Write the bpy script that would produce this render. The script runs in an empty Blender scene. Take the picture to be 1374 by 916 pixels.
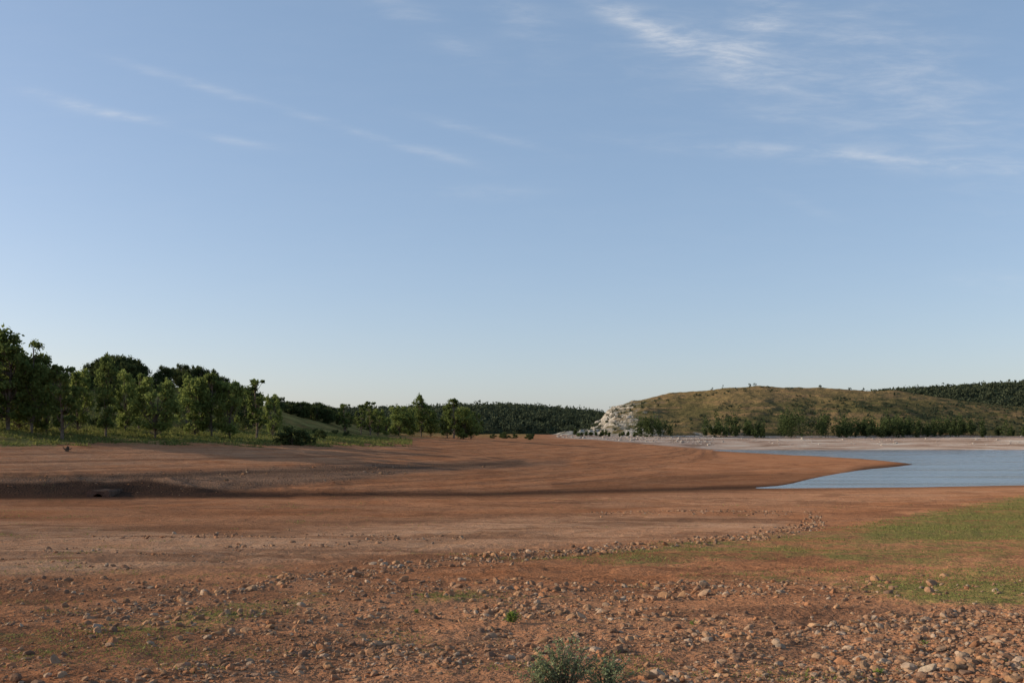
import bpy, bmesh, math, numpy as np
from mathutils import Vector
rng = np.random.default_rng(7)
F=1336.0; HZ=585.0; ZC=8.0; CU=687.0
SUN_AZ=math.radians(-86); SUN_EL=math.radians(17)
scene=bpy.context.scene
# ---------------------------------------------------------------- noise
def _h(ix,iy,s):
    n=(ix.astype(np.int64)*374761393+iy.astype(np.int64)*668265263+s*1442695041)&0xffffffff
    n=((n^(n>>13))*1274126177)&0xffffffff
    n=n^(n>>16)
    return (n&0xffffff)/float(0xffffff)
def vn(x,y,s=0):
    x=np.asarray(x,float);y=np.asarray(y,float)
    ix=np.floor(x);iy=np.floor(y);fx=x-ix;fy=y-iy
    fx=fx*fx*(3-2*fx);fy=fy*fy*(3-2*fy)
    a=_h(ix,iy,s);b=_h(ix+1,iy,s);c=_h(ix,iy+1,s);d=_h(ix+1,iy+1,s)
    return (a*(1-fx)+b*fx)*(1-fy)+(c*(1-fx)+d*fx)*fy-0.5
def fbm(x,y,o=4,s=0):
    r=0;a=1
    for i in range(o):
        r=r+a*vn(x*2**i+i*17.3,y*2**i-i*9.1,s+i);a*=0.5
    return r
def sstep(a,b,x):
    t=np.clip((x-a)/(b-a),0,1);return t*t*(3-2*t)
# ---------------------------------------------------------------- terrain table : (distance, height) profiles
def zv(D,v): return ZC-(v-HZ)/F*D
near=lambda dv=0:[(2,6.35),(7,zv(7,914)),(14,zv(14,802)),(26,zv(26,747)),(50,zv(50,701+dv))]
T={
-700:near()+[(95,1.9),(104,0.2),(118,2.9),(130,5.0),(140,7.2),(150,9.2),(165,10.5),(230,24),(300,25),(6000,12)],
0:   near()+[(100,zv(100,667)),(107,0.0),(119,zv(119,643)),(135,zv(135,616)),(150,zv(150,598)),(165,zv(165,579)),(177,zv(177,571)),(240,zv(240,509)),(320,22),(6000,12)],
250: near()+[(102,zv(102,668)),(108,0.3),(120,zv(120,650)),(150,zv(150,620)),(180,zv(180,594)),(205,zv(205,582)),(225,zv(225,572)),(300,zv(300,519)),(400,22),(6000,12)],
350: near()+[(105,zv(105,667.5)),(109,0.5),(121,zv(121,656)),(155,zv(155,621)),(200,zv(200,593)),(240,zv(240,580)),(260,zv(260,573)),(330,zv(330,543)),(430,18),(6000,12)],
450: near()+[(108,zv(108,667)),(112,0.5),(122,zv(122,659)),(160,zv(160,622)),(225,zv(225,592)),(280,zv(280,583)),(310,zv(310,580)),(380,zv(380,565)),(480,12),(6000,12)],
540: near()+[(113,zv(113,666)),(117,0.4),(126,zv(126,661)),(168,zv(168,623)),(270,zv(270,592)),(380,zv(380,584)),(450,zv(450,582)),(520,zv(520,578)),(620,10),(6000,12)],
640: near()+[(118,zv(118,665)),(122,0.25),(130,zv(130,661)),(175,zv(175,624)),(330,zv(330,593)),(500,zv(500,586)),(600,8.3),(700,9),(800,9),(6000,12)],
800: near()+[(130,zv(130,661)),(133,0.15),(140,zv(140,657.5)),(200,zv(200,627)),(420,zv(420,597)),(600,zv(600,589)),(650,7),(700,9),(800,9),(6000,12)],
900: near()+[(139,zv(139,658)),(142,0.12),(150,zv(150,654.5)),(215,zv(215,629)),(460,zv(460,600)),(570,zv(570,599)),(600,3),(670,8.3),(800,9),(6000,12)],
960: near()+[(146,zv(146,656.3)),(149,0.08),(156,zv(156,653)),(225,zv(225,627)),(480,zv(480,605)),(560,-.25),(597,0.0),(670,8.3),(800,9),(6000,12)],
1050:near()+[(152,0.05),(155,-.1),(163,0.05),(250,zv(250,623)),(425,0.12),(470,-.8),(597,0.0),(670,8.3),(800,9),(6000,12)],
1150:near()+[(155,0.0),(170,-.7),(232,0.0),(275,0.45),(355,0.05),(400,-.9),(597,0.0),(670,8.3),(800,9),(6000,12)],
1222:near()+[(157,0.0),(180,-.9),(274,0.0),(283,0.14),(292,0.0),(330,-1),(597,0.0),(670,8.3),(800,9),(6000,12)],
1250:near(-1)+[(158,0.0),(180,-1),(270,-.9),(283,-.6),(295,-.9),(335,-1.5),(597,0.0),(670,8.3),(800,9),(6000,12)],
1374:near(-2)+[(163,0.0),(190,-1),(270,-2),(285,-2),(300,-2),(340,-2),(594,0.0),(670,8.3),(800,9),(6000,12)],
2300:near(-4)+[(175,0.0),(200,-1),(270,-2),(285,-2),(300,-2),(340,-2),(590,0.0),(670,8.3),(800,9),(6000,12)],
}
us=sorted(T); K=len(T[0])
for u in us: assert len(T[u])==K,(u,len(T[u]))
NT=1400; NL=1500
tu=np.linspace(-700,2300,NT)
LD=np.linspace(math.log(2),math.log(6000),NL)
DD=np.zeros((NT,K));ZZ=np.zeros((NT,K))
def smooth(a,n,axis=0):
    k=np.hanning(n+2)[1:-1];k/=k.sum()
    pad=[(0,0)]*a.ndim;pad[axis]=(n//2,n//2)
    b=np.pad(a,pad,mode='edge')
    return np.apply_along_axis(lambda m:np.convolve(m,k,mode='valid'),axis,b)
for k in range(K):
    DD[:,k]=np.interp(tu,us,[T[u][k][0] for u in us])
    ZZ[:,k]=np.interp(tu,us,[T[u][k][1] for u in us])
DD[:,5:8]+= (fbm(tu/90,tu*0,3,5)*2.2*sstep(1000,700,tu))[:,None]
DD=smooth(DD,21);ZZ=smooth(ZZ,21)
RAS=np.zeros((NT,NL))
for i in range(NT):
    RAS[i]=np.interp(LD,np.log(DD[i]),ZZ[i])
RAS=smooth(RAS,7,1)
def bil(x,y):
    t=np.clip((CU+F*x/np.maximum(y,2)-tu[0])/(tu[-1]-tu[0]),0,1)*(NT-1.001)
    l=np.clip((np.log(np.maximum(y,2))-LD[0])/(LD[-1]-LD[0]),0,1)*(NL-1.001)
    i=t.astype(int);j=l.astype(int);a=t-i;b=l-j
    return (RAS[i,j]*(1-a)+RAS[i+1,j]*a)*(1-b)+(RAS[i,j+1]*(1-a)+RAS[i+1,j+1]*a)*b
def H(x,y):
    x=np.atleast_1d(np.asarray(x,float));y=np.atleast_1d(np.asarray(y,float))
    z=bil(x,y)
    u=CU+F*x/np.maximum(y,2)
    tw=sstep(18,40,y)*(1-sstep(450,600,y))*np.clip(np.abs(z)/.6,0,1)
    z=z+tw*.065*np.sin(z*2*math.pi/.42+fbm(x/22,y/30,3,61)*4)
    nearw=sstep(60,15,y)
    z=z+nearw*(fbm(x*0.8,y*0.8,5,1)*0.09+fbm(x*5,y*5,3,9)*0.026)
    midw=sstep(20,60,y)*(1-sstep(500,700,y))
    shore=np.clip(np.abs(z)/1.2,0.06,1)
    z=z+midw*shore*(fbm(x/16,y/9,4,2)*0.30+fbm(x/2.5,y/1.6,3,12)*0.11)
    rill=np.exp(-((y-124-0.03*x)/9)**2)*sstep(760,350,u)
    z=z-rill*np.abs(fbm(x/10+y/14,y/3.,4,31))*1.3+rill*0.2
    z=z+sstep(500,900,y)*fbm(x/60,y/60,4,3)*1.6*np.clip(np.abs(z)/8,0,1)
    return z
# ---------------------------------------------------------------- terrain zones (baked to terrain vertices)
MW,MH=470,250; MU0,MV0,MS=-250,560,4.0
gx,gy=np.meshgrid(MU0+np.arange(MW)*MS,MV0+np.arange(MH)*1.6)
def poly(p):
    ins=np.zeros(gx.shape,bool);n=len(p)
    for i in range(n):
        x1,y1=p[i];x2,y2=p[(i+1)%n]
        if y1==y2: continue
        c=((y1>gy)!=(y2>gy))&(gx<(x2-x1)*(gy-y1)/(y2-y1)+x1)
        ins^=c
    return ins.astype(float)
def line(p,w):
    d=np.full(gx.shape,1e9)
    for (x1,y1),(x2,y2) in zip(p[:-1],p[1:]):
        t=np.clip(((gx-x1)*(x2-x1)+(gy-y1)*(y2-y1))/((x2-x1)**2+(y2-y1)**2),0,1)
        d=np.minimum(d,np.hypot(gx-x1-t*(x2-x1),gy-y1-t*(y2-y1)))
    return np.exp(-(d/w)**2)
def blur(m,n=5): return smooth(smooth(m,n,0),n,1)
def sample(m,u,v):
    i=np.clip((u-MU0)/MS,0,MW-1.01);j=np.clip((v-MV0)/1.6,0,MH-1.01)
    a=i.astype(int);b=j.astype(int);fa=i-a;fb=j-b
    return (m[b,a]*(1-fa)+m[b,a+1]*fa)*(1-fb)+(m[b+1,a]*(1-fa)+m[b+1,a+1]*fa)*fb
G=np.zeros(gx.shape)
G=np.maximum(G,poly([(1680,655),(1374,668),(1290,684),(1180,706),(1150,722),(1374,722),(1700,722)])*0.95)
G=np.maximum(G,poly([(1680,650),(1374,662),(1250,684),(1130,706),(900,728),(700,750),(860,760),(1100,750),(1374,740),(1700,735)])*0.62)
G=np.maximum(G,poly([(1150,790),(1250,780),(1374,776),(1700,772),(1700,812),(1374,810),(1240,804)])*0.88)
G=np.maximum(G,poly([(1100,785),(1250,766),(1374,762),(1700,770),(1700,825),(1374,818),(1200,812)])*0.5)
G=np.maximum(G,poly([(1100,745),(1374,735),(1374,770),(1150,776)])*0.42)
G=np.maximum(G,poly([(0,848),(250,818),(420,795),(520,795),(300,838),(0,890)])*0.40)
G=np.maximum(G,poly([(540,800),(640,790),(660,798),(560,812)])*0.48)
G=np.maximum(G,poly([(900,768),(1130,762),(1120,782),(920,780)])*0.46)
G=np.maximum(G,poly([(-250,500),(-250,600),(0,600),(120,595),(240,595),(420,596),(500,593),(500,500)])*1.1)
G=np.maximum(G,poly([(480,500),(480,590),(620,588),(720,588),(720,500)])*0.8)
G=blur(G,9)
SLINE=[(-250,870),(0,837),(100,826),(200,812),(300,795),(400,778),(470,768),(550,759),(640,750),(720,744),(860,733),(960,725),(1050,715),(1100,702),(1085,690)]
S=line(SLINE,6)*1.0
S=np.maximum(S,line(SLINE[:8],9)*0.68)
S=np.maximum(S,poly([(820,925),(920,885),(1050,850),(1180,822),(1374,812),(1650,800),(1650,930)])*1.0)
S=np.maximum(S,poly([(640,806),(900,780),(1070,775),(1060,792),(850,812),(650,838)])*0.55)
S=np.maximum(S,poly([(100,925),(230,885),(450,856),(620,846),(900,830),(1040,846),(860,880),(500,916)])*0.56)
S=np.maximum(S,line([(800,687),(870,684),(1060,689)],4)*0.75)
for l_ in ([(60,738),(180,742),(300,752)],[(0,754),(180,761)],[(120,722),(400,716),(620,724)],[(300,735),(520,728)]): S=np.maximum(S,line(l_,4)*0.36)
S=np.maximum(S,(gy>775)*0.24)
S=blur(S,3)
GR=np.zeros(gx.shape)
GR=np.maximum(GR,poly([(-250,642),(0,640),(250,632),(430,624),(700,617),(720,622),(560,634),(400,650),(240,664),(0,664),(-250,668)])*1.0)
GR=np.maximum(GR,line([(240,662),(420,640),(560,630),(760,621)],3)*0.8)
GR=blur(GR,5)
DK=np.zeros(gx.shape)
DK=np.maximum(DK,poly([(-250,644),(60,648),(100,644),(150,647),(195,643),(240,650),(330,661),(420,667),(-250,672)])*1.0)  # shade of the deep gully bank, painted into the soil colour
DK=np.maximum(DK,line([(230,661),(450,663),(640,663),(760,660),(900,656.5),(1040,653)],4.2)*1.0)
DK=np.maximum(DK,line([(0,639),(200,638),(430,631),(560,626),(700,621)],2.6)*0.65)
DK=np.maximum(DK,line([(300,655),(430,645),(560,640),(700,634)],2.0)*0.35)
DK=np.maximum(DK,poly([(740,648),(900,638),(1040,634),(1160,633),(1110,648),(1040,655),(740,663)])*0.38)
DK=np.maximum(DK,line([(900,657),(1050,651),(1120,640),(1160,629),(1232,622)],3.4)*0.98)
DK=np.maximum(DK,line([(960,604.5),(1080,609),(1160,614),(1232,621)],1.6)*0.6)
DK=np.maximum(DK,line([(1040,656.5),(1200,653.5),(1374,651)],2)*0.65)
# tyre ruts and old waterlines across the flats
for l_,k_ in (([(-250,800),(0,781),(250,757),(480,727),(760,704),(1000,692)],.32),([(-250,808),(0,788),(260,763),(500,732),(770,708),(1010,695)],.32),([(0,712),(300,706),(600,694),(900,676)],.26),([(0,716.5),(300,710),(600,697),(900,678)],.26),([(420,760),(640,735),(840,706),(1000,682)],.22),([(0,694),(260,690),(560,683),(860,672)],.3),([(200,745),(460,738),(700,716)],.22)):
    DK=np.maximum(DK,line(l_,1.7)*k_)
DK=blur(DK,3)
TAN=np.zeros(gx.shape)
TAN=np.maximum(TAN,poly([(-250,690),(0,700),(300,715),(560,700),(800,690),(1040,694),(1080,712),(900,722),(640,738),(420,750),(100,770),(-250,780)])*0.9)
TAN=np.maximum(TAN,poly([(-250,610),(0,603),(400,600),(600,603),(500,615),(100,632),(-250,640)])*0.45)
TAN=np.maximum(TAN,poly([(700,668),(1374,652),(1600,650),(1374,662),(1100,680),(800,682)])*0.5)
TAN=blur(TAN,15)
# ---------------------------------------------------------------- mesh helper
def mesh_np(name,V,Fq,mats=(),mi=None,smooth_=False,cols=None):
    me=bpy.data.meshes.new(name)
    V=np.asarray(V,np.float32)
    n=Fq.shape[1]
    me.vertices.add(len(V));me.vertices.foreach_set('co',V.ravel())
    me.loops.add(Fq.size);me.loops.foreach_set('vertex_index',Fq.ravel().astype(np.int32))
    me.polygons.add(len(Fq));me.polygons.foreach_set('loop_start',np.arange(0,Fq.size,n,dtype=np.int32))
    for m in mats: me.materials.append(m)
    if mi is not None: me.polygons.foreach_set('material_index',mi.astype(np.int32))
    me.polygons.foreach_set('use_smooth',np.full(len(Fq),smooth_))
    if cols:
        for k,c in cols.items():
            a=me.color_attributes.new(k,'FLOAT_COLOR','POINT')
            cc=np.ones((len(V),4),np.float32);cc[:,:c.shape[1]]=c
            a.data.foreach_set('color',cc.ravel())
    me.update(calc_edges=True)
    return me
def obj(name,me,loc=(0,0,0),parent=None):
    o=bpy.data.objects.new(name,me);o.location=loc
    bpy.context.collection.objects.link(o)
    if parent: o.parent=parent
    return o
# ---------------------------------------------------------------- node helper
class Nod:
    def __init__(s,name):
        s.m=bpy.data.materials.new(name);s.m.use_nodes=True;s.t=s.m.node_tree;s.t.nodes.clear()
        s.out=s.t.nodes.new('ShaderNodeOutputMaterial')
    def n(s,ty,ins=None,**kw):
        x=s.t.nodes.new(ty)
        for k,v in kw.items(): setattr(x,k,v)
        if ins:
            for k,v in ins.items():
                if isinstance(v,bpy.types.NodeSocket): s.t.links.new(v,x.inputs[k])
                else: x.inputs[k].default_value=v
        return x
    def mix(s,f,a,b,blend='MIX'):
        x=s.t.nodes.new('ShaderNodeMix');x.data_type='RGBA';x.blend_type=blend
        for i,v in ((0,f),(6,a),(7,b)):
            if isinstance(v,bpy.types.NodeSocket): s.t.links.new(v,x.inputs[i])
            else: x.inputs[i].default_value=v if i==0 else (*v,1)
        return x.outputs[2]
    def math(s,op,a,b=0.0,clamp=False):
        x=s.t.nodes.new('ShaderNodeMath');x.operation=op;x.use_clamp=clamp
        for i,v in ((0,a),(1,b)):
            if isinstance(v,bpy.types.NodeSocket): s.t.links.new(v,x.inputs[i])
            else: x.inputs[i].default_value=v
        return x.outputs[0]
    def ramp(s,f,a,b):
        x=s.n('ShaderNodeMapRange',{'Value':f,'From Min':a,'From Max':b},interpolation_type='SMOOTHSTEP')
        return x.outputs[0]
    def noise(s,scale,detail=4,rough=.6,vec=None,dist=0):
        d={'Scale':scale,'Detail':detail,'Roughness':rough,'Distortion':dist}
        if vec is not None: d['Vector']=vec
        return s.n('ShaderNodeTexNoise',d).outputs['Fac']
    def pos(s,sc=(1,1,1),rot=0):
        g=s.n('ShaderNodeNewGeometry').outputs['Position']
        if sc==(1,1,1) and rot==0: return g
        return s.n('ShaderNodeMapping',{'Vector':g,'Scale':sc,'Rotation':(0,0,rot)}).outputs[0]
g=Nod('dry_lakebed_soil')
z1=g.n('ShaderNodeVertexColor',layer_name='zone');z1s=g.n('ShaderNodeSeparateColor',{'Color':z1.outputs[0]})
z2=g.n('ShaderNodeVertexColor',layer_name='zone2');z2s=g.n('ShaderNodeSeparateColor',{'Color':z2.outputs[0]})
P=g.pos()
nA=g.noise(0.12,3,.6,P); nB=g.noise(1.3,4,.65,P); nC=g.noise(14,3,.7,P); nD=g.noise(70,1,.7,P)
nS=g.noise(1.0,4,.6,g.pos((0.05,0.22,1.5),math.radians(-8)))
red=g.mix(g.ramp(nB,.3,.7),(0.335,0.134,0.060),(0.435,0.190,0.090))
red=g.mix(g.ramp(nA,.35,.7),red,(0.465,0.220,0.112))
tan=g.mix(g.ramp(nB,.3,.7),(0.50,0.272,0.150),(0.61,0.362,0.218))
tm=g.math('ADD',z1s.outputs[2],g.math('MULTIPLY',g.math('SUBTRACT',nS,.5),1.9),True)
c=g.mix(tm,red,tan)
sepz=g.n('ShaderNodeSeparateXYZ',{'Vector':P})
cz=g.n('ShaderNodeCombineXYZ',{'X':g.math('MULTIPLY',sepz.outputs[0],.02),'Y':g.math('MULTIPLY',sepz.outputs[1],.004),'Z':g.math('MULTIPLY',sepz.outputs[2],6.5)})
nZ=g.noise(1.0,4,.65,cz.outputs[0],.3)
c=g.mix(g.math('MULTIPLY',g.ramp(nZ,.47,.60),.6),c,(0.20,0.092,0.050))
c=g.mix(g.math('MULTIPLY',g.ramp(nS,.52,.68),.48),c,(0.22,0.10,0.055))
c=g.mix(g.math('MULTIPLY',g.ramp(nC,.50,.70),.5),c,(0.17,0.074,0.038))
c=g.mix(g.math('MULTIPLY',g.ramp(nD,.55,.75),.4),c,(0.50,0.30,0.18))
vo=g.n('ShaderNodeTexVoronoi',{'Vector':P,'Scale':4.5});vo2=g.n('ShaderNodeTexVoronoi',{'Vector':P,'Scale':17.0})
spk=g.math('LESS_THAN',vo.outputs['Distance'],.33);spk2=g.math('LESS_THAN',vo2.outputs['Distance'],.3)
sepc=g.n('ShaderNodeSeparateColor',{'Color':vo.outputs['Color']});sepc2=g.n('ShaderNodeSeparateColor',{'Color':vo2.outputs['Color']})
gcol=g.mix(sepc.outputs[0],(0.10,0.07,0.05),(0.32,0.22,0.155))
gcol2=g.mix(sepc2.outputs[0],(0.12,0.075,0.05),(0.42,0.28,0.19))
gm=g.math('MULTIPLY',z1s.outputs[1],g.math('MAXIMUM',g.math('MULTIPLY',spk,.7),.2))
gravb=g.mix(g.ramp(nS,.4,.6),(0.14,0.09,0.062),(0.27,0.16,0.10))
c=g.mix(g.math('MULTIPLY',z1s.outputs[1],.78),c,gravb)
c=g.mix(gm,c,gcol)
c=g.mix(g.math('MULTIPLY',g.math('MULTIPLY',spk2,z2s.outputs[2]),.75),c,gcol2)
c=g.mix(g.math('MULTIPLY',z2s.outputs[0],.94),c,(0.05,0.031,0.023))  # dark zones, among them the painted gully shade
cb=g.n('ShaderNodeCombineXYZ',{'X':g.math('MULTIPLY',sepz.outputs[0],.03),'Y':g.math('MULTIPLY',sepz.outputs[1],.01),'Z':g.math('MULTIPLY',sepz.outputs[2],1.1)})
nK=g.noise(1.0,5,.65,cb.outputs[0],.4)
beach=g.mix(g.ramp(nB,.3,.7),(0.36,0.25,0.185),(0.45,0.33,0.255))
beach=g.mix(g.math('MULTIPLY',g.ramp(nK,.50,.62),.75),beach,(0.21,0.135,0.09))
beach=g.mix(g.math('MULTIPLY',g.ramp(g.math('SUBTRACT',1.0,nK),.5,.62),.8),beach,(0.52,0.45,0.37))
c=g.mix(z2s.outputs[1],c,beach)
gn=g.math('ADD',g.math('MULTIPLY',g.math('SUBTRACT',nB,.5),2.3),g.math('MULTIPLY',g.math('SUBTRACT',nC,.5),1.5))
gn=g.math('ADD',gn,g.math('MULTIPLY',g.math('SUBTRACT',nA,.5),1.0))
gmk=g.ramp(g.math('ADD',z1s.outputs[0],gn),.38,1.0)
grass=g.mix(g.ramp(nC,.3,.7),(0.13,0.14,0.04),(0.25,0.225,0.08))
lush=g.mix(g.ramp(g.noise(.09,4,.6,P),.4,.62),(0.075,0.095,0.028),(0.25,0.23,0.075))
grass=g.mix(g.ramp(sepz.outputs[1],115,140),grass,lush)
c=g.mix(g.math('MULTIPLY',gmk,.86),c,grass)
bh=g.math('ADD',g.math('MULTIPLY',nB,.7),g.math('MULTIPLY',nC,.2))
bh=g.math('ADD',bh,g.math('MULTIPLY',g.math('MULTIPLY',g.math('SUBTRACT',.5,vo.outputs['Distance']),z1s.outputs[1]),.35))
bh=g.math('ADD',bh,g.math('MULTIPLY',nZ,.5))
bp=g.n('ShaderNodeBump',{'Height':bh,'Strength':.95,'Distance':.42})
bs=g.n('ShaderNodeBsdfDiffuse',{'Color':c,'Roughness':.6,'Normal':bp.outputs[0]})
g.t.links.new(bs.outputs[0],g.out.inputs[0]);M_ground=g.m
# ---------------------------------------------------------------- ground mesh
tt=np.concatenate([-np.geomspace(12,.66,30),np.linspace(-.64,.64,760),np.geomspace(.66,12,30)])
rows=np.concatenate([[-25,0],np.exp(np.linspace(math.log(2),math.log(4.5),30,endpoint=False)),np.exp(np.linspace(math.log(4.5),math.log(20),220,endpoint=False)),np.exp(np.linspace(math.log(20),math.log(90),180,endpoint=False)),np.exp(np.linspace(math.log(90),math.log(180),160,endpoint=False)),np.exp(np.linspace(math.log(180),math.log(700),160,endpoint=False)),np.exp(np.linspace(math.log(700),math.log(6500),40))])
Tm,Rm=np.meshgrid(tt,rows)
X=Tm*np.maximum(Rm+1.0,2.0);Y=Rm.copy()
Z=H(X.ravel(),Y.ravel()).reshape(X.shape)
V=np.stack([X,Y,Z],-1).reshape(-1,3)
nr,nc=X.shape
idx=np.arange(nr*nc).reshape(nr,nc)
Fq=np.stack([idx[:-1,:-1],idx[:-1,1:],idx[1:,1:],idx[1:,:-1]],-1).reshape(-1,4)
yy=np.maximum(V[:,1],3);u_=CU+F*V[:,0]/yy;v_=HZ+(ZC-V[:,2])/yy*F
inside=V[:,1]>3
gm_=sample(G,u_,v_)*inside
gm_=np.where((V[:,1]>100)&(u_<520),np.where(v_<590,1,gm_),gm_)
beachm=sstep(560,600,V[:,1])*sstep(720,800,u_)
z1=np.stack([gm_,sample(GR,u_,v_)*inside*(V[:,1]>90),sample(TAN,u_,v_)*inside],-1)
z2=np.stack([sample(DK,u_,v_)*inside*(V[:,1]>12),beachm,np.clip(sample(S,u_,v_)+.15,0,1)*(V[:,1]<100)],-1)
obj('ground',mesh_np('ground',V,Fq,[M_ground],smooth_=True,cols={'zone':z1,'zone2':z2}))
# ---------------------------------------------------------------- water
w=Nod('lake_water')
wn=w.noise(.9,3,.6,w.pos((.5,1.6,1)));wn2=w.noise(.035,3,.5,w.pos((.4,3.0,1)))
bp=w.n('ShaderNodeBump',{'Height':wn,'Strength':.35,'Distance':.2})
bs=w.n('ShaderNodeBsdfPrincipled',{'Base Color':w.mix(w.ramp(wn2,.4,.6),(0.11,0.135,0.145),(0.18,0.205,0.215)),'Roughness':w.n('ShaderNodeMapRange',{'Value':wn2,'From Min':.35,'From Max':.65,'To Min':.08,'To Max':.28}).outputs[0],'IOR':1.33,'Normal':bp.outputs[0]})
w.t.links.new(bs.outputs[0],w.out.inputs[0])
obj('lake_water',mesh_np('lake_water',np.array([(20,140,0),(6000,140,0),(6000,690,0),(20,690,0)],float),np.array([[0,1,2,3]]),[w.m]))
# ---------------------------------------------------------------- hills
def simple_mat(name,c1,c2,c3=None,sc=.05,bump=1.0):
    m=Nod(name);p=m.pos()
    a=m.noise(sc,4,.65,p);b=m.noise(sc*9,4,.7,p)
    c=m.mix(m.ramp(a,.35,.65),c1,c2)
    if c3: c=m.mix(m.math('MULTIPLY',m.ramp(b,.5,.65),.7),c,c3)
    bp=m.n('ShaderNodeBump',{'Height':b,'Strength':.6,'Distance':bump})
    bs=m.n('ShaderNodeBsdfDiffuse',{'Color':c,'Normal':bp.outputs[0]})
    m.t.links.new(bs.outputs[0],m.out.inputs[0]);return m.m
HU=[700,745,765,790,808,816,824,850,900,960,1020,1100,1200,1260,1320,1374,1500,1700,2000]
HV=[588,584,578,571,563,552,545,538,528,521,518,520,525,532,541,549,556,560,575]
D0,DC,DB=682.,900.,1300.
def hillH(x,y):
    u=CU+F*x/y
    cr=np.interp(u+fbm(x/25,y/25,3,44)*10,HU,HV)
    zc=ZC+(HZ-cr)/F*DC
    d0=D0+fbm(u/80,u*0,3,8)*16
    s=np.clip((y-d0)/(DC-d0),-.2,1)
    prof=np.where(s>0,np.abs(s)**0.85*(1.25-.25*s**2),s*2)
    prof=np.minimum(prof,1)
    back=sstep(DB,DC+40,y)
    z=7+(zc-7)*np.clip(prof,-.4,1)*back-(1-back)*20
    z=z+fbm(x/45,y/45,5,21)*8.5*np.clip(s*4,0,1)*np.clip(1.25-s,0.25,1)+fbm(x/9,y/9,3,23)*1.3*np.clip(s*4,0,1)
    cl=sstep(890,825,u)*np.clip(s*5,0,1)
    q=z+fbm(x/14,y/14,4,29)*5
    z=z+cl*(np.floor(q/4.)*4.-q)*.36
    return z
hu=np.linspace(690,2000,760);hd=np.concatenate([np.linspace(655,960,190),np.linspace(965,1320,40)])
A,B=np.meshgrid(hu,hd);X=(A-CU)/F*B;Z=hillH(X.ravel(),B.ravel()).reshape(X.shape)
V=np.stack([X,B,Z],-1).reshape(-1,3);nr,nc=X.shape;idx=np.arange(nr*nc).reshape(nr,nc)
Fq=np.stack([idx[:-1,:-1],idx[:-1,1:],idx[1:,1:],idx[1:,:-1]],-1).reshape(-1,4)
gzx=np.gradient(Z,axis=1)/np.maximum(np.abs(np.gradient(X,axis=1)),1e-3);gzy=np.gradient(Z,axis=0)/np.gradient(B,axis=0)
slope=np.hypot(gzx,gzy)
vv=HZ+(ZC-Z)/B*F
rock=sstep(.35,.8,slope+fbm(X/6,B/6,3,4)*.5)*sstep(900,840,A)*.95
rock=np.maximum(rock,sstep(-.05,.3,fbm(X/9,B/9,4,14)+.1)*sstep(868,805,A)*.9)
rock=np.maximum(rock,sstep(570,577,vv)*sstep(-.2,.15,fbm(X/14,B/14,3,15))*sstep(1020,940,A))
dry=sstep(545,522,vv)*.7+.2+fbm(X/60,B/60,3,16)*.5
h=Nod('dry_grass_hillside');zc_=h.n('ShaderNodeSeparateColor',{'Color':h.n('ShaderNodeVertexColor',layer_name='zone').outputs[0]})
p=h.pos();a=h.noise(.03,5,.65,p);b=h.noise(.25,4,.7,p);d=h.noise(1.0,4,.7,h.pos((.02,.02,.35)))
c=h.mix(h.math('ADD',zc_.outputs[1],h.math('MULTIPLY',h.math('SUBTRACT',a,.5),1.6),True),(0.098,0.085,0.036),(0.24,0.162,0.072))
c=h.mix(h.math('MULTIPLY',h.ramp(b,.50,.64),.75),c,(0.058,0.055,0.027))
c=h.mix(h.math('MULTIPLY',h.ramp(d,.50,.60),.5),c,(0.25,0.15,0.08))
rk=h.mix(h.ramp(b,.35,.6),(0.18,0.155,0.125),(0.45,0.41,0.345))
c=h.mix(zc_.outputs[0],c,rk)
bp=h.n('ShaderNodeBump',{'Height':b,'Strength':.9,'Distance':2.2})
bs=h.n('ShaderNodeBsdfDiffuse',{'Color':c,'Normal':bp.outputs[0]})
h.t.links.new(bs.outputs[0],h.out.inputs[0])
obj('grassy_hill',mesh_np('grassy_hill',V,Fq,[h.m],smooth_=True,cols={'zone':np.stack([rock.ravel(),np.clip(dry,0,1).ravel(),0*rock.ravel()],-1)}))
M_fh=simple_mat('forest_floor',(0.03,0.038,0.022),(0.05,0.06,0.032),None,.02,3)
def ridge(name,UU,VV,d0,dc,db,u0,u1,seed,nu=300,mat=M_fh):
    def fn(x,y):
        u=CU+F*x/y
        zc=ZC+(HZ-np.interp(u,UU,VV))/F*dc
        s=np.clip((y-d0)/(dc-d0),0,1)
        back=sstep(db,dc+30,y)
        return 4+(zc-4)*np.sin(s*math.pi/2)**.9*back+fbm(x/90,y/90,4,seed)*10*s*(1.05-s)-(1-back)*15
    A,B=np.meshgrid(np.linspace(u0,u1,nu),np.concatenate([np.linspace(d0-20,dc+40,60),np.linspace(dc+60,db+30,15)]))
    X=(A-CU)/F*B;Z=fn(X.ravel(),B.ravel()).reshape(X.shape)
    V=np.stack([X,B,Z],-1).reshape(-1,3);nr,nc=X.shape;idx=np.arange(nr*nc).reshape(nr,nc)
    Fq=np.stack([idx[:-1,:-1],idx[:-1,1:],idx[1:,1:],idx[1:,:-1]],-1).reshape(-1,4)
    obj(name,mesh_np(name,V,Fq,[mat],smooth_=True));return fn
fl=ridge('forested_hill',[-300,300,420,500,560,640,700,760,800,850,950],[560,558,557,555,553,549,550,555,560,566,580],840,1050,1500,-300,950,51)
fr=ridge('forested_hill',[1050,1150,1210,1300,1374,1600,2000],[545,532,526,522,518,508,500],1250,1600,2300,1050,2000,52)
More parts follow.
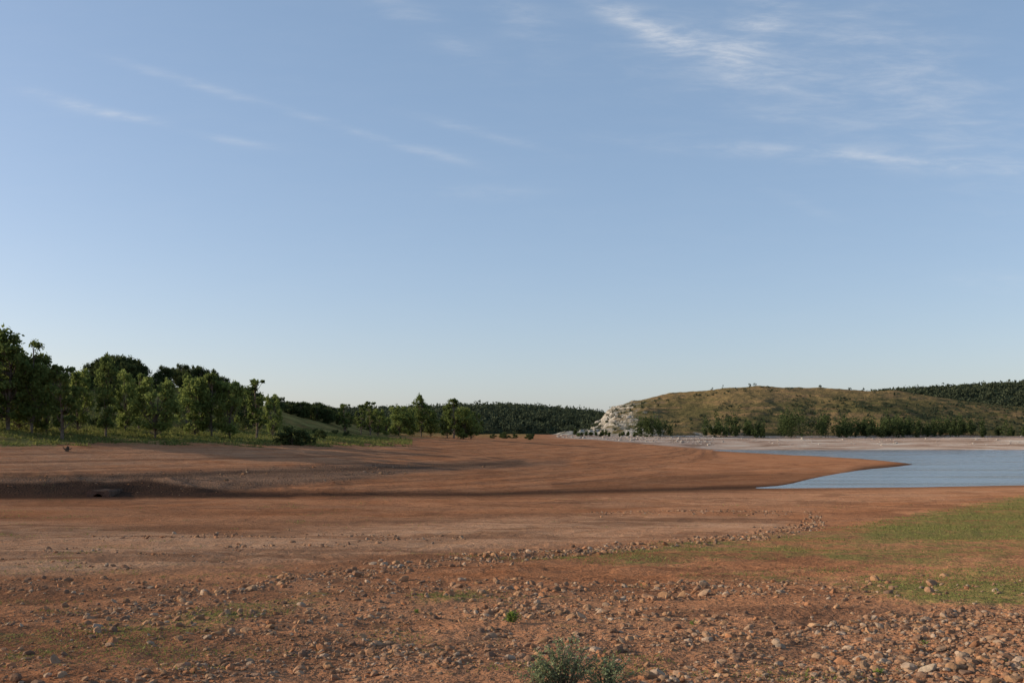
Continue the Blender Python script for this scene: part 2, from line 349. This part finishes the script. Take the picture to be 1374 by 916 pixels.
# ---------------------------------------------------------------- foliage
def leafmat(name,c1,c2,tr=.4):
    m=Nod(name)
    s=m.n('ShaderNodeSeparateColor',{'Color':m.n('ShaderNodeVertexColor',layer_name='tone').outputs[0]})
    oi=m.n('ShaderNodeObjectInfo').outputs['Random']
    c=m.mix(s.outputs[0],c1,c2)
    c=m.mix(m.math('MULTIPLY',oi,.4),c,tuple(v*1.6 for v in c1))
    d=m.n('ShaderNodeBsdfDiffuse',{'Color':c});t=m.n('ShaderNodeBsdfTranslucent',{'Color':m.mix(.5,c,c2)})
    x=m.n('ShaderNodeMixShader',{0:tr,1:d.outputs[0],2:t.outputs[0]});m.t.links.new(x.outputs[0],m.out.inputs[0]);return m.m
M_leafL=leafmat('willow_leaves',(0.10,0.128,0.038),(0.225,0.26,0.075),.45)
M_leafD=leafmat('oak_leaves',(0.036,0.05,0.02),(0.092,0.108,0.04),.3)
M_leafP=leafmat('poplar_leaves',(0.065,0.09,0.029),(0.165,0.20,0.06),.45)
M_leafF=leafmat('far_leaves',(0.036,0.047,0.030),(0.080,0.093,0.052),.2)
M_leafH=leafmat('shore_leaves',(0.036,0.05,0.02),(0.095,0.115,0.042),.3)
M_leafG=leafmat('grey_green_leaves',(0.15,0.185,0.09),(0.30,0.34,0.18),.35)
M_bark=simple_mat('bark',(0.09,0.07,0.05),(0.17,0.14,0.11),None,2,.05)
def leaves(cent,rad,n,size,r,tone=None):
    k=len(cent);w=r.integers(0,k,n)
    d=r.normal(size=(n,3));d/=np.linalg.norm(d,axis=1)[:,None]
    rr=r.random(n)**.5*(1+.25*r.normal(size=n))
    c=cent[w]+d*rr[:,None]*rad[w]
    a=r.normal(size=(n,3));a/=np.linalg.norm(a,axis=1)[:,None]
    b=np.cross(a,r.normal(size=(n,3)));b/=np.linalg.norm(b,axis=1)[:,None]
    s=(size*(.6+.8*r.random(n)))[:,None]
    a=a*s;b=b*s*.65
    V=np.stack([c-a,c-b*.9,c+a,c+b*.9],1).reshape(-1,3)
    Fq=np.arange(4*n).reshape(n,4)
    ct=r.random(k) if tone is None else tone
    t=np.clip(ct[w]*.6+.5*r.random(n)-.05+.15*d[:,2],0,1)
    return V,Fq,np.repeat(t,4)
def tube(pts,rad,ns=6):
    pts=np.asarray(pts,float);V=[];n=len(pts)
    for i in range(n):
        d=pts[min(i+1,n-1)]-pts[max(i-1,0)];d/=np.linalg.norm(d)+1e-9
        ref=np.array([1,0,0]) if abs(d[0])<.8 else np.array([0,1,0])
        a=np.cross(d,ref);a/=np.linalg.norm(a);b=np.cross(d,a)
        for j in range(ns):
            q=2*math.pi*j/ns;V.append(pts[i]+rad[i]*(a*math.cos(q)+b*math.sin(q)))
    Fq=[]
    for i in range(n-1):
        for j in range(ns): Fq.append([i*ns+j,i*ns+(j+1)%ns,(i+1)*ns+(j+1)%ns,(i+1)*ns+j])
    return np.array(V),np.array(Fq)
def tree_mesh(name,seed,Ht,R,cb,nl,ls,leafm,ncl=26,top=.55,trunks=1):
    r=np.random.default_rng(seed);VV=[];FF=[];MI=[];TN=[];st_={'o':0}
    def add(V,Fq,m,t=None):
        VV.append(V);FF.append(Fq+st_['o']);MI.append(np.full(len(Fq),m));TN.append(np.zeros(len(V)) if t is None else t);st_['o']+=len(V)
    cents=[];rads=[]
    for i in range(ncl):
        h=cb+(1-cb)*(r.random()**.85)*.97
        s=(h-cb)/(1-cb)
        prof=math.sqrt(max(0.02,1-((s-.48)/.56)**2))*(1+.12*math.sin(s*9+seed))
        ang=r.random()*2*math.pi;rr=R*prof*(.2+.75*r.random()**.6)*(1+.2*math.sin(ang*2+seed)+.12*math.sin(ang*5+seed*2))
        cr=R*(.15+.17*r.random())*(.65+.4*prof)
        cents.append((rr*math.cos(ang)*.88,rr*math.sin(ang)*.88,h*Ht-cr*.4));rads.append((cr,cr,cr*(.75+.5*r.random())))
    cents=np.array(cents);rads=np.array(rads)
    for k in range(trunks):
        lean=r.normal(size=2)*.04*Ht+ (r.normal(size=2)*.1*Ht if trunks>1 else 0)
        hs=np.linspace(0,.9,7);tp=[(lean[0]*q**1.5+r.normal()*.02*R,lean[1]*q**1.5+r.normal()*.02*R,q*Ht-(.4 if q==0 else 0)) for q in hs]
        add(*tube(tp,[Ht*.016*(1.15-q)/trunks**.5 for q in hs],7),0)
    for i in range(len(cents)):
        c=cents[i];q0=max(.12,min(.85,c[2]/Ht-.12-.25*np.hypot(c[0],c[1])/Ht*1.2))
        b=np.array([lean[0]*q0**1.5,lean[1]*q0**1.5,q0*Ht]) if trunks==1 else np.array([0,0,q0*Ht*.5])
        m=(b+c)/2+np.array([0,0,-.04*Ht])+r.normal(size=3)*.03*R
        add(*tube([b,m,c],[Ht*.007,Ht*.004,Ht*.0015],4),0)
    V,Fq,t=leaves(cents,rads,nl,ls,r);add(V,Fq,1,t)
    t=np.concatenate(TN)
    return mesh_np(name,np.concatenate(VV),np.concatenate(FF),[M_bark,leafm],mi=np.concatenate(MI),cols={'tone':np.stack([t,t,t],-1)})
TM={
'tall':[tree_mesh('tall_tree_mesh',s,14,3.6,.16,5400,.23,M_leafP,58) for s in (1,2,21)],
'round':[tree_mesh('round_tree_mesh',s,9,3.5,.14,4400,.22,M_leafL,46,trunks=2) for s in (3,4,5)],
'oak':[tree_mesh('oak_tree_mesh',s,9,4.4,.12,3400,.28,M_leafD,42) for s in (6,7,8)],
'slim':[tree_mesh('slim_tree_mesh',s,12,2.1,.16,2800,.22,M_leafP,38) for s in (9,10)],
'bush':[tree_mesh('bush_mesh',s,3.2,2.4,.05,1300,.2,M_leafD,18,trunks=3) for s in (11,12)],
}
THt={'tall':14,'round':9,'oak':9,'slim':12,'bush':3.2}
def put(kind,name,x,y,h,parent=None,wid=1.0,sink=.15):
    z=float(H(x,y)[0])
    o=obj(name,TM[kind][int(rng.integers(len(TM[kind])))],(x,y,z-sink),parent)
    s=h/THt[kind]*1.06;o.scale=(s*wid,s*wid,s);o.rotation_euler=(0,0,rng.random()*6.28);return o
def find_depth(u,v,lo,hi):
    ys=np.linspace(lo,hi,600);xs=(u-CU)/F*ys;z=H(xs,ys);vv=HZ+(ZC-z)/ys*F
    k=np.argmax(vv<=v) if (vv<=v).any() else len(ys)-1
    return float(ys[k])
NM={'tall':'poplar_tree','slim':'birch_tree','round':'willow_tree','oak':'oak_tree'}
L=[(-60,168,470,'tall',1),(-25,167,462,'tall',1.1),(10,168,448,'tall',1.15),(43,170,457,'tall',.9),(26,174,484,'round',1),(62,176,502,'round',.8),
(84,167,489,'slim',1.3),(104,184,499,'round',.85),(142,178,483,'tall',.8),(168,196,500,'round',.7),(208,186,510,'round',1.15),(186,204,502,'slim',1.0),
(262,202,508,'round',.95),(284,203,503,'tall',.8),(308,204,513,'round',.85),(345,212,508,'slim',1.2),(366,226,531,'round',.65),
(250,230,500,'slim',1.1),(330,240,522,'oak',.8)]
L+=[(484,330,543,'slim',1.2),(497,335,538,'slim',1.3),(507,340,550,'round',.9),(535,380,546,'round',1.1),(548,385,548,'round',1),(565,390,532,'tall',.9),(578,392,550,'round',1),(600,380,545,'tall',1),(609,375,534,'slim',1.4),(622,385,548,'round',1.2),(632,388,552,'round',1),(463,300,541,'slim',1.3),(518,350,560,'round',1)]
for u,D,vt,k,wd in L:
    x=(u-CU)/F*D;z=float(H(x,D)[0]);zt=ZC+(HZ-vt)/F*D
    put(k,NM[k],x,D,zt-z,None,wd)
wood=bpy.data.objects.new('oak_woodland',None);bpy.context.collection.objects.link(wood)
def crestD(u): return np.interp(u,[-700,0,250,350,450,540],[230,240,300,330,380,520])
def crestTop(u):
    return np.interp(u,[-400,0,60,100,130,150,185,215,235,270,300,330,370,400,440,480,540],[450,466,492,500,484,478,482,504,492,490,508,522,536,541,545,560,574])
for i in range(225):
    u=rng.uniform(-380,500);dc=crestD(u);s=rng.random()**.5
    D=np.interp(s,[0,1],[np.interp(u,[-700,0,250,450,540],[204,218,264,345,430]),dc+12])
    x=(u-CU)/F*D;z=float(H(x,D)[0])
    zt=ZC+(HZ-crestTop(u)-rng.uniform(-4,12))/F*D
    hmax=zt-z
    hh_=min(rng.uniform(3.5,8.5),hmax)
    if hh_<1.2: hh_=rng.uniform(1.2,2.2)
    k='oak' if hh_>3.8 else 'bush'
    put(k,'oak' if k=='oak' else 'shrub',x,D,hh_,wood,1.0 if k=='oak' else 1.25)
for u,vt in [(150,477),(165,478),(180,484),(135,483),(218,492),(224,494),(245,489),(265,491),(282,497),(378,533),(392,540),(290,506),(312,515)]:
    D=crestD(u)-4;x=(u-CU)/F*D;z=float(H(x,D)[0]);hh_=max(2.5,ZC+(HZ-vt)/F*D-z)
    put('oak' if hh_>4 else 'bush','oak',x,D,hh_,wood,.9 if hh_>4 else 1.2)
sh=bpy.data.objects.new('bank_shrubs',None);bpy.context.collection.objects.link(sh)
for i in range(46):
    u=rng.uniform(-150,470);D=np.interp(u,[0,250,350,450],[180,214,240,268])+rng.uniform(0,25);x=(u-CU)/F*D
    put('bush','shrub',x,D,rng.uniform(.6,1.6),sh,1.3)
for u,D,hh_ in [(392,197,3.6),(404,200,3.0),(418,205,1.8),(383,198,2.4),(430,234,2.2)]:
    put('bush','riverside_bush',(u-CU)/F*D,D,hh_,None,1.15)
for i in range(24):
    u=rng.uniform(430,720);D=rng.uniform(420,520);put('bush','shrub',(u-CU)/F*D,D,rng.uniform(1.2,3.),sh,1.4)
def crowns(name,pts,R,Hh,nq,ls,mat,seed):
    r=np.random.default_rng(seed);n=len(pts)
    c=pts.copy();c[:,2]+=Hh*.5
    rads=np.stack([R,R,Hh*.55],-1)
    k=3
    cc=np.repeat(c,k,0)+r.normal(size=(n*k,3))*np.repeat(rads,k,0)*.35;rr=np.repeat(rads,k,0)*.65
    V,Fq,t=leaves(cc,rr,n*nq,ls,r,tone=np.repeat(r.random(n),k))
    return obj(name,mesh_np(name,V,Fq,[mat],cols={'tone':np.stack([t,t,t],-1)}))
def scat(fn,u0,u1,d0,d1,n,seed):
    r=np.random.default_rng(seed);u=r.uniform(u0,u1,n);D=r.uniform(d0,d1,n);x=(u-CU)/F*D
    return np.stack([x,D,fn(x,D)],-1),r
p_,r_=scat(fl,380,880,860,1070,3000,61)
crowns('distant_forest',p_,r_.uniform(3,5,len(p_)),r_.uniform(5,8,len(p_)),30,1.1,M_leafF,1)
p_,r_=scat(fr,1130,1650,1300,1620,2600,62)
crowns('distant_forest',p_,r_.uniform(4,6,len(p_)),r_.uniform(6,9,len(p_)),24,1.6,M_leafF,2)
p_,r_=scat(hillH,770,1450,690,900,1500,63)
u_=CU+F*p_[:,0]/p_[:,1];v_=HZ+(ZC-p_[:,2])/p_[:,1]*F
keep=(fbm(p_[:,0]/40,p_[:,1]/40,3,77)+.25*(v_-548)/20+r_.normal(size=len(p_))*.15)>.02
p_=p_[keep];n=len(p_);crowns('hillside_scrub',p_,r_.uniform(.8,2.4,n),r_.uniform(1.,2.8,n),28,.5,M_leafF,3)
q=np.array([( (u-CU)/F*895,895,0) for u in (1006,1012,1140,1158,1186,1100,1232)],float);q[:,2]=hillH(q[:,0],q[:,1])
crowns('hilltop_shrubs',q,np.full(len(q),1.6),np.full(len(q),3.0),60,.5,M_leafF,4)
r=np.random.default_rng(5);U=np.concatenate([r.normal(877,14,24),r.uniform(945,1030,46),r.normal(1065,12,20),r.normal(1107,9,14),r.uniform(1125,1300,140),r.uniform(770,860,22),r.uniform(1300,1600,50)])
hh=np.concatenate([r.uniform(8,15,24),r.uniform(6,13,46),r.uniform(14,21,20),r.uniform(12,18,14),r.uniform(6,15,140),r.uniform(2,4,22),r.uniform(5,12,50)])
D=r.uniform(658,690,len(U));x=(U-CU)/F*D;z=np.maximum(H(x,D),hillH(x,D))
crowns('lakeside_trees',np.stack([x,D,z-.3],-1),hh*.26,hh,130,.6,M_leafH,6)
# ---------------------------------------------------------------- stones
def rock_templates(sub,n,seed):
    out=[];r=np.random.default_rng(seed)
    bm=bmesh.new();bmesh.ops.create_icosphere(bm,subdivisions=sub,radius=1);bm.verts.ensure_lookup_table()
    V0=np.array([v.co[:] for v in bm.verts]);F0=np.array([[v.index for v in f.verts] for f in bm.faces]);bm.free()
    for i in range(n):
        V=V0*(1+.08*r.normal(size=(len(V0),1))*(1 if sub<3 else .3))
        for k in range(9):
            d=r.normal(size=3);d/=np.linalg.norm(d);o=r.uniform(.5,.85)
            e=V@d-o;V=V-np.where(e>0,e,0)[:,None]*d*.9
        V=V*np.array([1,r.uniform(.6,.95),r.uniform(.4,.7)]);out.append(V)
    return out,F0
st=Nod('stone');tc=st.n('ShaderNodeVertexColor',layer_name='tone').outputs[0]
nn=st.noise(30,3,.7,st.pos())
sc_=st.mix(st.math('MULTIPLY',st.ramp(nn,.4,.7),.4),tc,(0.18,0.10,0.06))
bp=st.n('ShaderNodeBump',{'Height':nn,'Strength':.5,'Distance':.02})
bs=st.n('ShaderNodeBsdfDiffuse',{'Color':sc_,'Normal':bp.outputs[0]});st.t.links.new(bs.outputs[0],st.out.inputs[0])
def stones(name,x,y,s,sub,seed,cbright=None,dim=1.0):
    r=np.random.default_rng(seed);tm,F0=rock_templates(sub,10,seed);n=len(x);nv=len(tm[0])
    w=r.integers(0,10,n);B=np.stack(tm)[w]*s[:,None,None]
    a=r.random(n)*6.28;ca,sa=np.cos(a)[:,None],np.sin(a)[:,None]
    tl=r.normal(size=n)*.25
    X=B[:,:,0]*ca-B[:,:,1]*sa;Y=B[:,:,0]*sa+B[:,:,1]*ca;Zz=B[:,:,2]+X*tl[:,None]
    z=H(x,y)
    V=np.stack([X+x[:,None],Y+y[:,None],Zz+(z+s*.14)[:,None]],-1).reshape(-1,3)
    Fq=(F0[None]+np.arange(n)[:,None,None]*nv).reshape(-1,3)
    base=np.array([[.32,.185,.11],[.35,.225,.14],[.26,.15,.09],[.38,.22,.12],[.34,.165,.085],[.38,.275,.19],[.20,.125,.085]])
    c=base[r.integers(0,7,n)]*(r.uniform(.7,1.1,n))[:,None]*dim
    if cbright is not None: c=np.tile(np.array(cbright)*.9,(n,1))*r.uniform(.9,1.1,n)[:,None]
    c=np.repeat(c,nv,0)
    return obj(name,mesh_np(name,V,Fq,[st.m],cols={'tone':c}))
r=np.random.default_rng(99)
N=800000
D=np.exp(r.uniform(math.log(5.8),math.log(75),N));t=r.uniform(-.56,.56,N);x=t*D
z=H(x,D);u=CU+F*t;v=HZ+(ZC-z)/D*F
dens=sample(S,u,v)*(1+1.5*fbm(x*1.2,D*1.2,3,88)+1.0*fbm(x*.3,D*.3,2,89))
pk=r.random(N)<np.clip(dens,0,1)**1.5*.165
x,D,v,dens=x[pk],D[pk],v[pk],dens[pk];n=len(x)
s=(.0048+.00095*D)*np.exp(r.normal(size=n)*.68);s=np.minimum(s,.13);s=np.where(D<14,np.minimum(s,.075),s)
big=s>.035
print('stones',n,big.sum())
stones('gravel_stones',x[~big],D[~big],s[~big],2 ,11)
stones('scattered_rocks',x[big],D[big],s[big],2,12)
N=60000;D=r.uniform(98,175,N);t=r.uniform(-.6,.1,N);x=t*D;z=H(x,D);u=CU+F*t;v=HZ+(ZC-z)/D*F
pk=r.random(N)<sample(GR,u,v)*.07*(1-.6*np.clip(sample(DK,u,v),0,1))
x,D=x[pk],D[pk];stones('gully_stones',x,D,.10*np.exp(r.normal(size=len(x))*.45),2,13,None,.7)
n=900;U=np.concatenate([r.uniform(745,960,650),r.uniform(900,1450,250)]);D=r.uniform(615,672,n);x=(U-CU)/F*D
stones('shore_boulders',x,D,.42*np.exp(r.normal(size=n)*.5),2,14,(.46,.41,.35))
def at_uv(u,v,lo=5,hi=90):
    D=find_depth(u,v,lo,hi);return (u-CU)/F*D,D
for (u,v,wpx,cb) in [(1093,841,11,(.55,.33,.18)),(1165,860,8,(.45,.3,.2)),(1245,901,13,(.5,.38,.26)),(962,908,9,(.5,.33,.2)),(908,733,5,(.4,.28,.2)),(130,843,9,(.36,.27,.2)),(207,826,6,(.42,.28,.18)),(1128,851,8,(.5,.35,.24)),(1187,884,8,(.42,.28,.18)),(1310,836,7,(.5,.32,.2)),(440,874,6,(.36,.22,.14)),(343,908,8,(.4,.24,.15)),(250,893,7,(.36,.22,.15)),(1340,868,8,(.42,.3,.2)),(1362,896,9,(.4,.27,.18)),(780,793,5,(.42,.26,.17)),(522,780,6,(.36,.25,.18)),(1020,884,7,(.36,.22,.14))]:
    x_,D_=at_uv(u,v);stones('rock',np.array([x_]),np.array([D_]),np.array([wpx/F*D_]),3,int(u),cb)
# ---------------------------------------------------------------- grass and weeds
def blades(name,x,y,h,mat,seed,wd=.12):
    r=np.random.default_rng(seed);n=len(x);z=H(x,y);a=r.random(n)*6.28;l=r.normal(size=(n,2))*.7*h[:,None]
    w=h*wd
    b=np.stack([x,y,z-.005],-1)
    o_=np.stack([np.cos(a)*w,np.sin(a)*w,0*w],-1)
    V=np.stack([b+o_,b-o_,b+np.stack([l[:,0],l[:,1],h],-1)],1).reshape(-1,3)
    t=np.repeat(r.random(n),3)
    return obj(name,mesh_np(name,V,np.arange(3*n).reshape(n,3),[mat],cols={'tone':np.stack([t,t,t],-1)}))
M_grass=leafmat('short_grass',(0.115,0.13,0.036),(0.27,0.255,0.09),.3)
N=900000;D=np.exp(r.uniform(math.log(7),math.log(110),N));t=r.uniform(-.56,.56,N);x=t*D;z=H(x,D);u=CU+F*t;v=HZ+(ZC-z)/D*F
gmv=sample(G,u,v)+.9*fbm(x*.9,D*.9,4,70)+.7*fbm(x*.15,D*.15,3,72)
pk=(gmv>.46)&(r.random(N)<np.clip((gmv-.44)*.8,0,.5))
x,D=x[pk],D[pk];print('blades',len(x))
blades('short_grass',x,D,(.010+.0008*D)*np.exp(r.normal(size=len(x))*.3),M_grass,71,.3)
M_bgrass=leafmat('bank_grass',(0.07,0.09,0.026),(0.25,0.24,0.075),.3)
N=120000;D=r.uniform(140,300,N);t=r.uniform(-.56,-.1,N);x=t*D;z=H(x,D);u=CU+F*t;v=HZ+(ZC-z)/D*F
pk=(v<597+8*fbm(x/8,D/5,3,90))&(fbm(x/3,D/3,3,91)>-.25)&(D<np.interp(u,[0,250,480],[200,240,320]));x,D=x[pk],D[pk]
blades('bank_grass',x,D,.26*np.exp(r.normal(size=len(x))*.4),M_bgrass,72,.35)
def sprig_plant(name,u,D,h,wd,ns,mat,leaf,seed,nl=26,lw=.16):
    r=np.random.default_rng(seed);x0=(u-CU)/F*D;z0=float(H(x0,D)[0]);VV=[];FF=[];MI=[];TN=[];off=0
    for i in range(ns):
        a=r.random()*6.28;sp=r.random()**.6;hh=h*(1.05-.5*sp)*r.uniform(.6,1.05)
        e=np.array([math.cos(a)*sp*wd,math.sin(a)*sp*wd*.7,hh]);m=e*np.array([.45,.45,.55])+r.normal(size=3)*.012
        b=np.array([e[0]*.2,e[1]*.2,-.02])
        P=[b,m,e*.85+m*.1,e];V,Fq=tube(P,[.003,.0022,.0015,.001],4)
        VV.append(V);FF.append(Fq+off);MI.append(np.zeros(len(Fq)));TN.append(np.zeros(len(V)));off+=len(V)
        q=r.uniform(.2,1.0,nl);c=np.stack([np.interp(q,[0,.5,.9,1],[p[j] for p in P]) for j in range(3)],-1)+r.normal(size=(nl,3))*.006
        d=r.normal(size=(nl,3));d[:,2]=d[:,2]*.8+.3;d/=np.linalg.norm(d,axis=1)[:,None]
        s=np.cross(d,r.normal(size=(nl,3)));s/=np.linalg.norm(s,axis=1)[:,None]
        L_=leaf*r.uniform(.6,1.3,nl)[:,None]
        V=np.stack([c,c+d*L_*.5+s*L_*lw,c+d*L_,c+d*L_*.5-s*L_*lw],1).reshape(-1,3);Fq=np.arange(4*nl).reshape(nl,4)
        VV.append(V);FF.append(Fq+off);MI.append(np.ones(nl));TN.append(np.repeat(r.random(nl),4));off+=len(V)
    t=np.concatenate(TN)
    obj(name,mesh_np(name,np.concatenate(VV),np.concatenate(FF),[M_bark,mat],mi=np.concatenate(MI),cols={'tone':np.stack([t,t,t],-1)}),(x0,D,z0))
sprig_plant('sagebrush_plant',757,6.85,.42,.24,46,M_leafG,.021,1,40,.3)
sprig_plant('sagebrush_plant',815,6.8,.24,.28,40,M_leafG,.020,2,34,.3)
sprig_plant('sagebrush_plant',725,6.8,.22,.18,26,M_leafG,.020,3,34,.3)
M_weed=leafmat('weed_leaves',(0.10,0.16,0.03),(0.2,0.27,0.06),.3)
x_,D_=at_uv(686,836);sprig_plant('green_weed',686,D_,.12,.10,18,M_weed,.045,4,12)
for u,v in [(560,822),(1240,868),(930,838),(1180,905)]:
    x_,D_=at_uv(u,v);sprig_plant('green_weed',u,D_,.04,.05,9,M_weed,.024,int(u),9)
# ---------------------------------------------------------------- driftwood stump + culvert
def join(name,parts,mat,loc):
    V=[];Fl=[];o=0
    for v,f in parts: V+= [tuple(p) for p in v];Fl+=[tuple(int(q)+o for q in ff) for ff in f];o+=len(v)
    m=bpy.data.meshes.new(name);m.from_pydata(V,[],Fl);m.materials.append(mat);m.update();return obj(name,m,loc)
M_wood=simple_mat('weathered_wood',(0.03,0.025,0.02),(0.07,0.055,0.045),None,3,.03)
D=find_depth(90,605,125,160);x=(90-CU)/F*D
join('driftwood_stump',[tube([(-.1,0,-.2),(0,0,.3),(.1,.05,.6),(.05,0,.75)],[.35,.28,.22,.1],8),tube([(0,0,.2),(-.5,.1,.35),(-.7,.1,.7)],[.14,.1,.03],6),tube([(0,0,.3),(.5,-.1,.25),(.8,-.1,.5)],[.13,.08,.03],6),tube([(0,0,.1),(.3,-.4,.1),(.5,-.7,-.05)],[.12,.09,.04],6)],M_wood,(x,D,float(H(x,D)[0])))
D=112.;x=(131-CU)/F*D;z0=float(H(x,D)[0])-.35
M_st=simple_mat('masonry',(0.07,0.047,0.036),(0.12,0.08,0.06),(0.04,0.03,0.024),1.2,.05)
bm=bmesh.new();ns=12;ro=.62;W=1.25;Hh=1.3
arc=[(ro*math.cos(math.pi*i/ns),.35+ro*math.sin(math.pi*i/ns)) for i in range(ns+1)]
inner=[(ro,0)]+arc+[(-ro,0)]
outer=[(W,0)]+[(W if i<=3 else (-W if i>=9 else W*math.cos(math.pi*(i-3)/6)),Hh*(min(1,.3+i*.2) if i<=3 else (min(1,.3+(12-i)*.2) if i>=9 else 1+.05*math.sin(i*2)))) for i in range(ns+1)]+[(-W,0)]
def V3(p,y): return bm.verts.new((p[0],y,p[1]))
fi=[V3(p,0) for p in inner];fo=[V3(p,0) for p in outer];bi=[V3(p,4) for p in inner];bo=[V3(p,4) for p in outer]
for i in range(len(inner)-1):
    bm.faces.new((fi[i],fi[i+1],fo[i+1],fo[i]));bm.faces.new((bi[i],bo[i],bo[i+1],bi[i+1]))
    bm.faces.new((fi[i],bi[i],bi[i+1],fi[i+1]));bm.faces.new((fo[i],fo[i+1],bo[i+1],bo[i]))
m=bpy.data.meshes.new('stone_culvert');bm.to_mesh(m);bm.free();m.materials.append(M_st);obj('stone_culvert',m,(x,D,z0))
# ---------------------------------------------------------------- world
wd=bpy.data.worlds.new('World');scene.world=wd;wd.use_nodes=True;nt=wd.node_tree;nt.nodes.clear()
class WN(Nod):
    def __init__(s,t): s.t=t
W_=WN(nt)
sky=W_.n('ShaderNodeTexSky',sky_type='NISHITA',sun_disc=False,sun_elevation=SUN_EL,sun_rotation=SUN_AZ%(2*math.pi),air_density=1.0,dust_density=2.0,ozone_density=1.4,altitude=900)
tc=W_.n('ShaderNodeTexCoord').outputs['Generated'];sp=W_.n('ShaderNodeSeparateXYZ',{'Vector':tc})
ym=W_.math('MAXIMUM',sp.outputs[1],.05)
cv=W_.n('ShaderNodeCombineXYZ',{'X':W_.math('DIVIDE',sp.outputs[0],ym),'Y':W_.math('DIVIDE',sp.outputs[2],ym),'Z':0.0}).outputs[0]
def streak(px,py,L_,B_,deg,k):
    m=W_.n('ShaderNodeMapping',vector_type='TEXTURE')
    nt.links.new(cv,m.inputs['Vector'])
    m.inputs['Location'].default_value=((px-CU)/F,(HZ-py)/F,0);m.inputs['Rotation'].default_value=(0,0,math.radians(deg));m.inputs['Scale'].default_value=(L_/F,B_/F,1)
    d=W_.n('ShaderNodeVectorMath',{0:m.outputs[0],1:m.outputs[0]},operation='DOT_PRODUCT').outputs['Value']
    return W_.math('MULTIPLY',W_.math('EXPONENT',W_.math('MULTIPLY',d,-1.0)),k)
S1=[(850,28,90,13,-27,1.0),(940,62,90,20,-18,.8),(1015,40,42,28,35,1.0),(1000,100,170,50,-18,.5),(1210,100,200,75,-35,.48),(1120,207,240,11,-4,.62),(1290,225,120,9,-6,.5),(90,137,45,8,-14,1.0),(170,156,40,6,-10,.95),(245,108,90,6,-16,.45),(440,165,110,6,-17,.3),(575,203,50,6,-15,.5),(310,188,50,5,-10,.4),(650,180,80,6,-15,.3),(560,25,110,18,-30,.4),(700,20,60,30,-50,.25),(660,260,70,9,0,.22),(1340,378,60,12,-3,.3),(1070,272,45,8,-20,.28)]
acc=None
for s_ in S1:
    q=streak(*s_);acc=q if acc is None else W_.math('ADD',acc,q)
fm=W_.n('ShaderNodeMapping',{'Vector':cv,'Rotation':(0,0,math.radians(22)),'Scale':(5,30,1)})
fn=W_.noise(1.9,6,.65,fm.outputs[0],.5)
fm2=W_.n('ShaderNodeMapping',{'Vector':cv,'Rotation':(0,0,math.radians(42)),'Scale':(5,20,1)})
fn2=W_.noise(3.0,5,.65,fm2.outputs[0],.3)
fib=W_.math('MULTIPLY',W_.math('ADD',W_.math('MULTIPLY',W_.ramp(fn,.28,.72),.85),.15),W_.math('ADD',W_.math('MULTIPLY',W_.ramp(fn2,.3,.7),.8),.2))
ca=W_.math('MULTIPLY',acc,fib)
ca=W_.math('ADD',ca,W_.math('MULTIPLY',fib,.035),True)
front=W_.math('GREATER_THAN',sp.outputs[1],.06);ca=W_.math('MULTIPLY',ca,front)
sk=W_.mix(1.0,sky.outputs[0],(1.07,.92,.93),'MULTIPLY')
sk=W_.mix(1.0,sk,(.82,1.40,2.0),'ADD')
cc_=W_.mix(W_.math('MULTIPLY',ca,.6),sk,(6.4,6.5,6.7))
bg=W_.n('ShaderNodeBackground',{'Color':cc_,'Strength':.12});wo=nt.nodes.new('ShaderNodeOutputWorld');nt.links.new(bg.outputs[0],wo.inputs[0])
wd.cycles.sampling_method='MANUAL';wd.cycles.sample_map_resolution=512
sl=bpy.data.lights.new('sun','SUN');sl.energy=5.0;sl.angle=math.radians(.5);sl.color=(1,.86,.67)
so=bpy.data.objects.new('sun',sl);bpy.context.collection.objects.link(so)
sd=Vector((math.sin(SUN_AZ)*math.cos(SUN_EL),math.cos(SUN_AZ)*math.cos(SUN_EL),math.sin(SUN_EL)))
so.rotation_euler=sd.to_track_quat('Z','Y').to_euler();so.location=(-100,0,80)
cd=bpy.data.cameras.new('camera');cd.lens=35.0;cd.sensor_width=36;cd.shift_y=(HZ-458)/1374;cd.clip_end=20000;cd.clip_start=.1
co=bpy.data.objects.new('camera',cd);co.location=(0,0,ZC);co.rotation_euler=(math.pi/2,0,0);bpy.context.collection.objects.link(co);scene.camera=co
scene.view_settings.view_transform='Standard';scene.view_settings.look='None';scene.view_settings.exposure=0
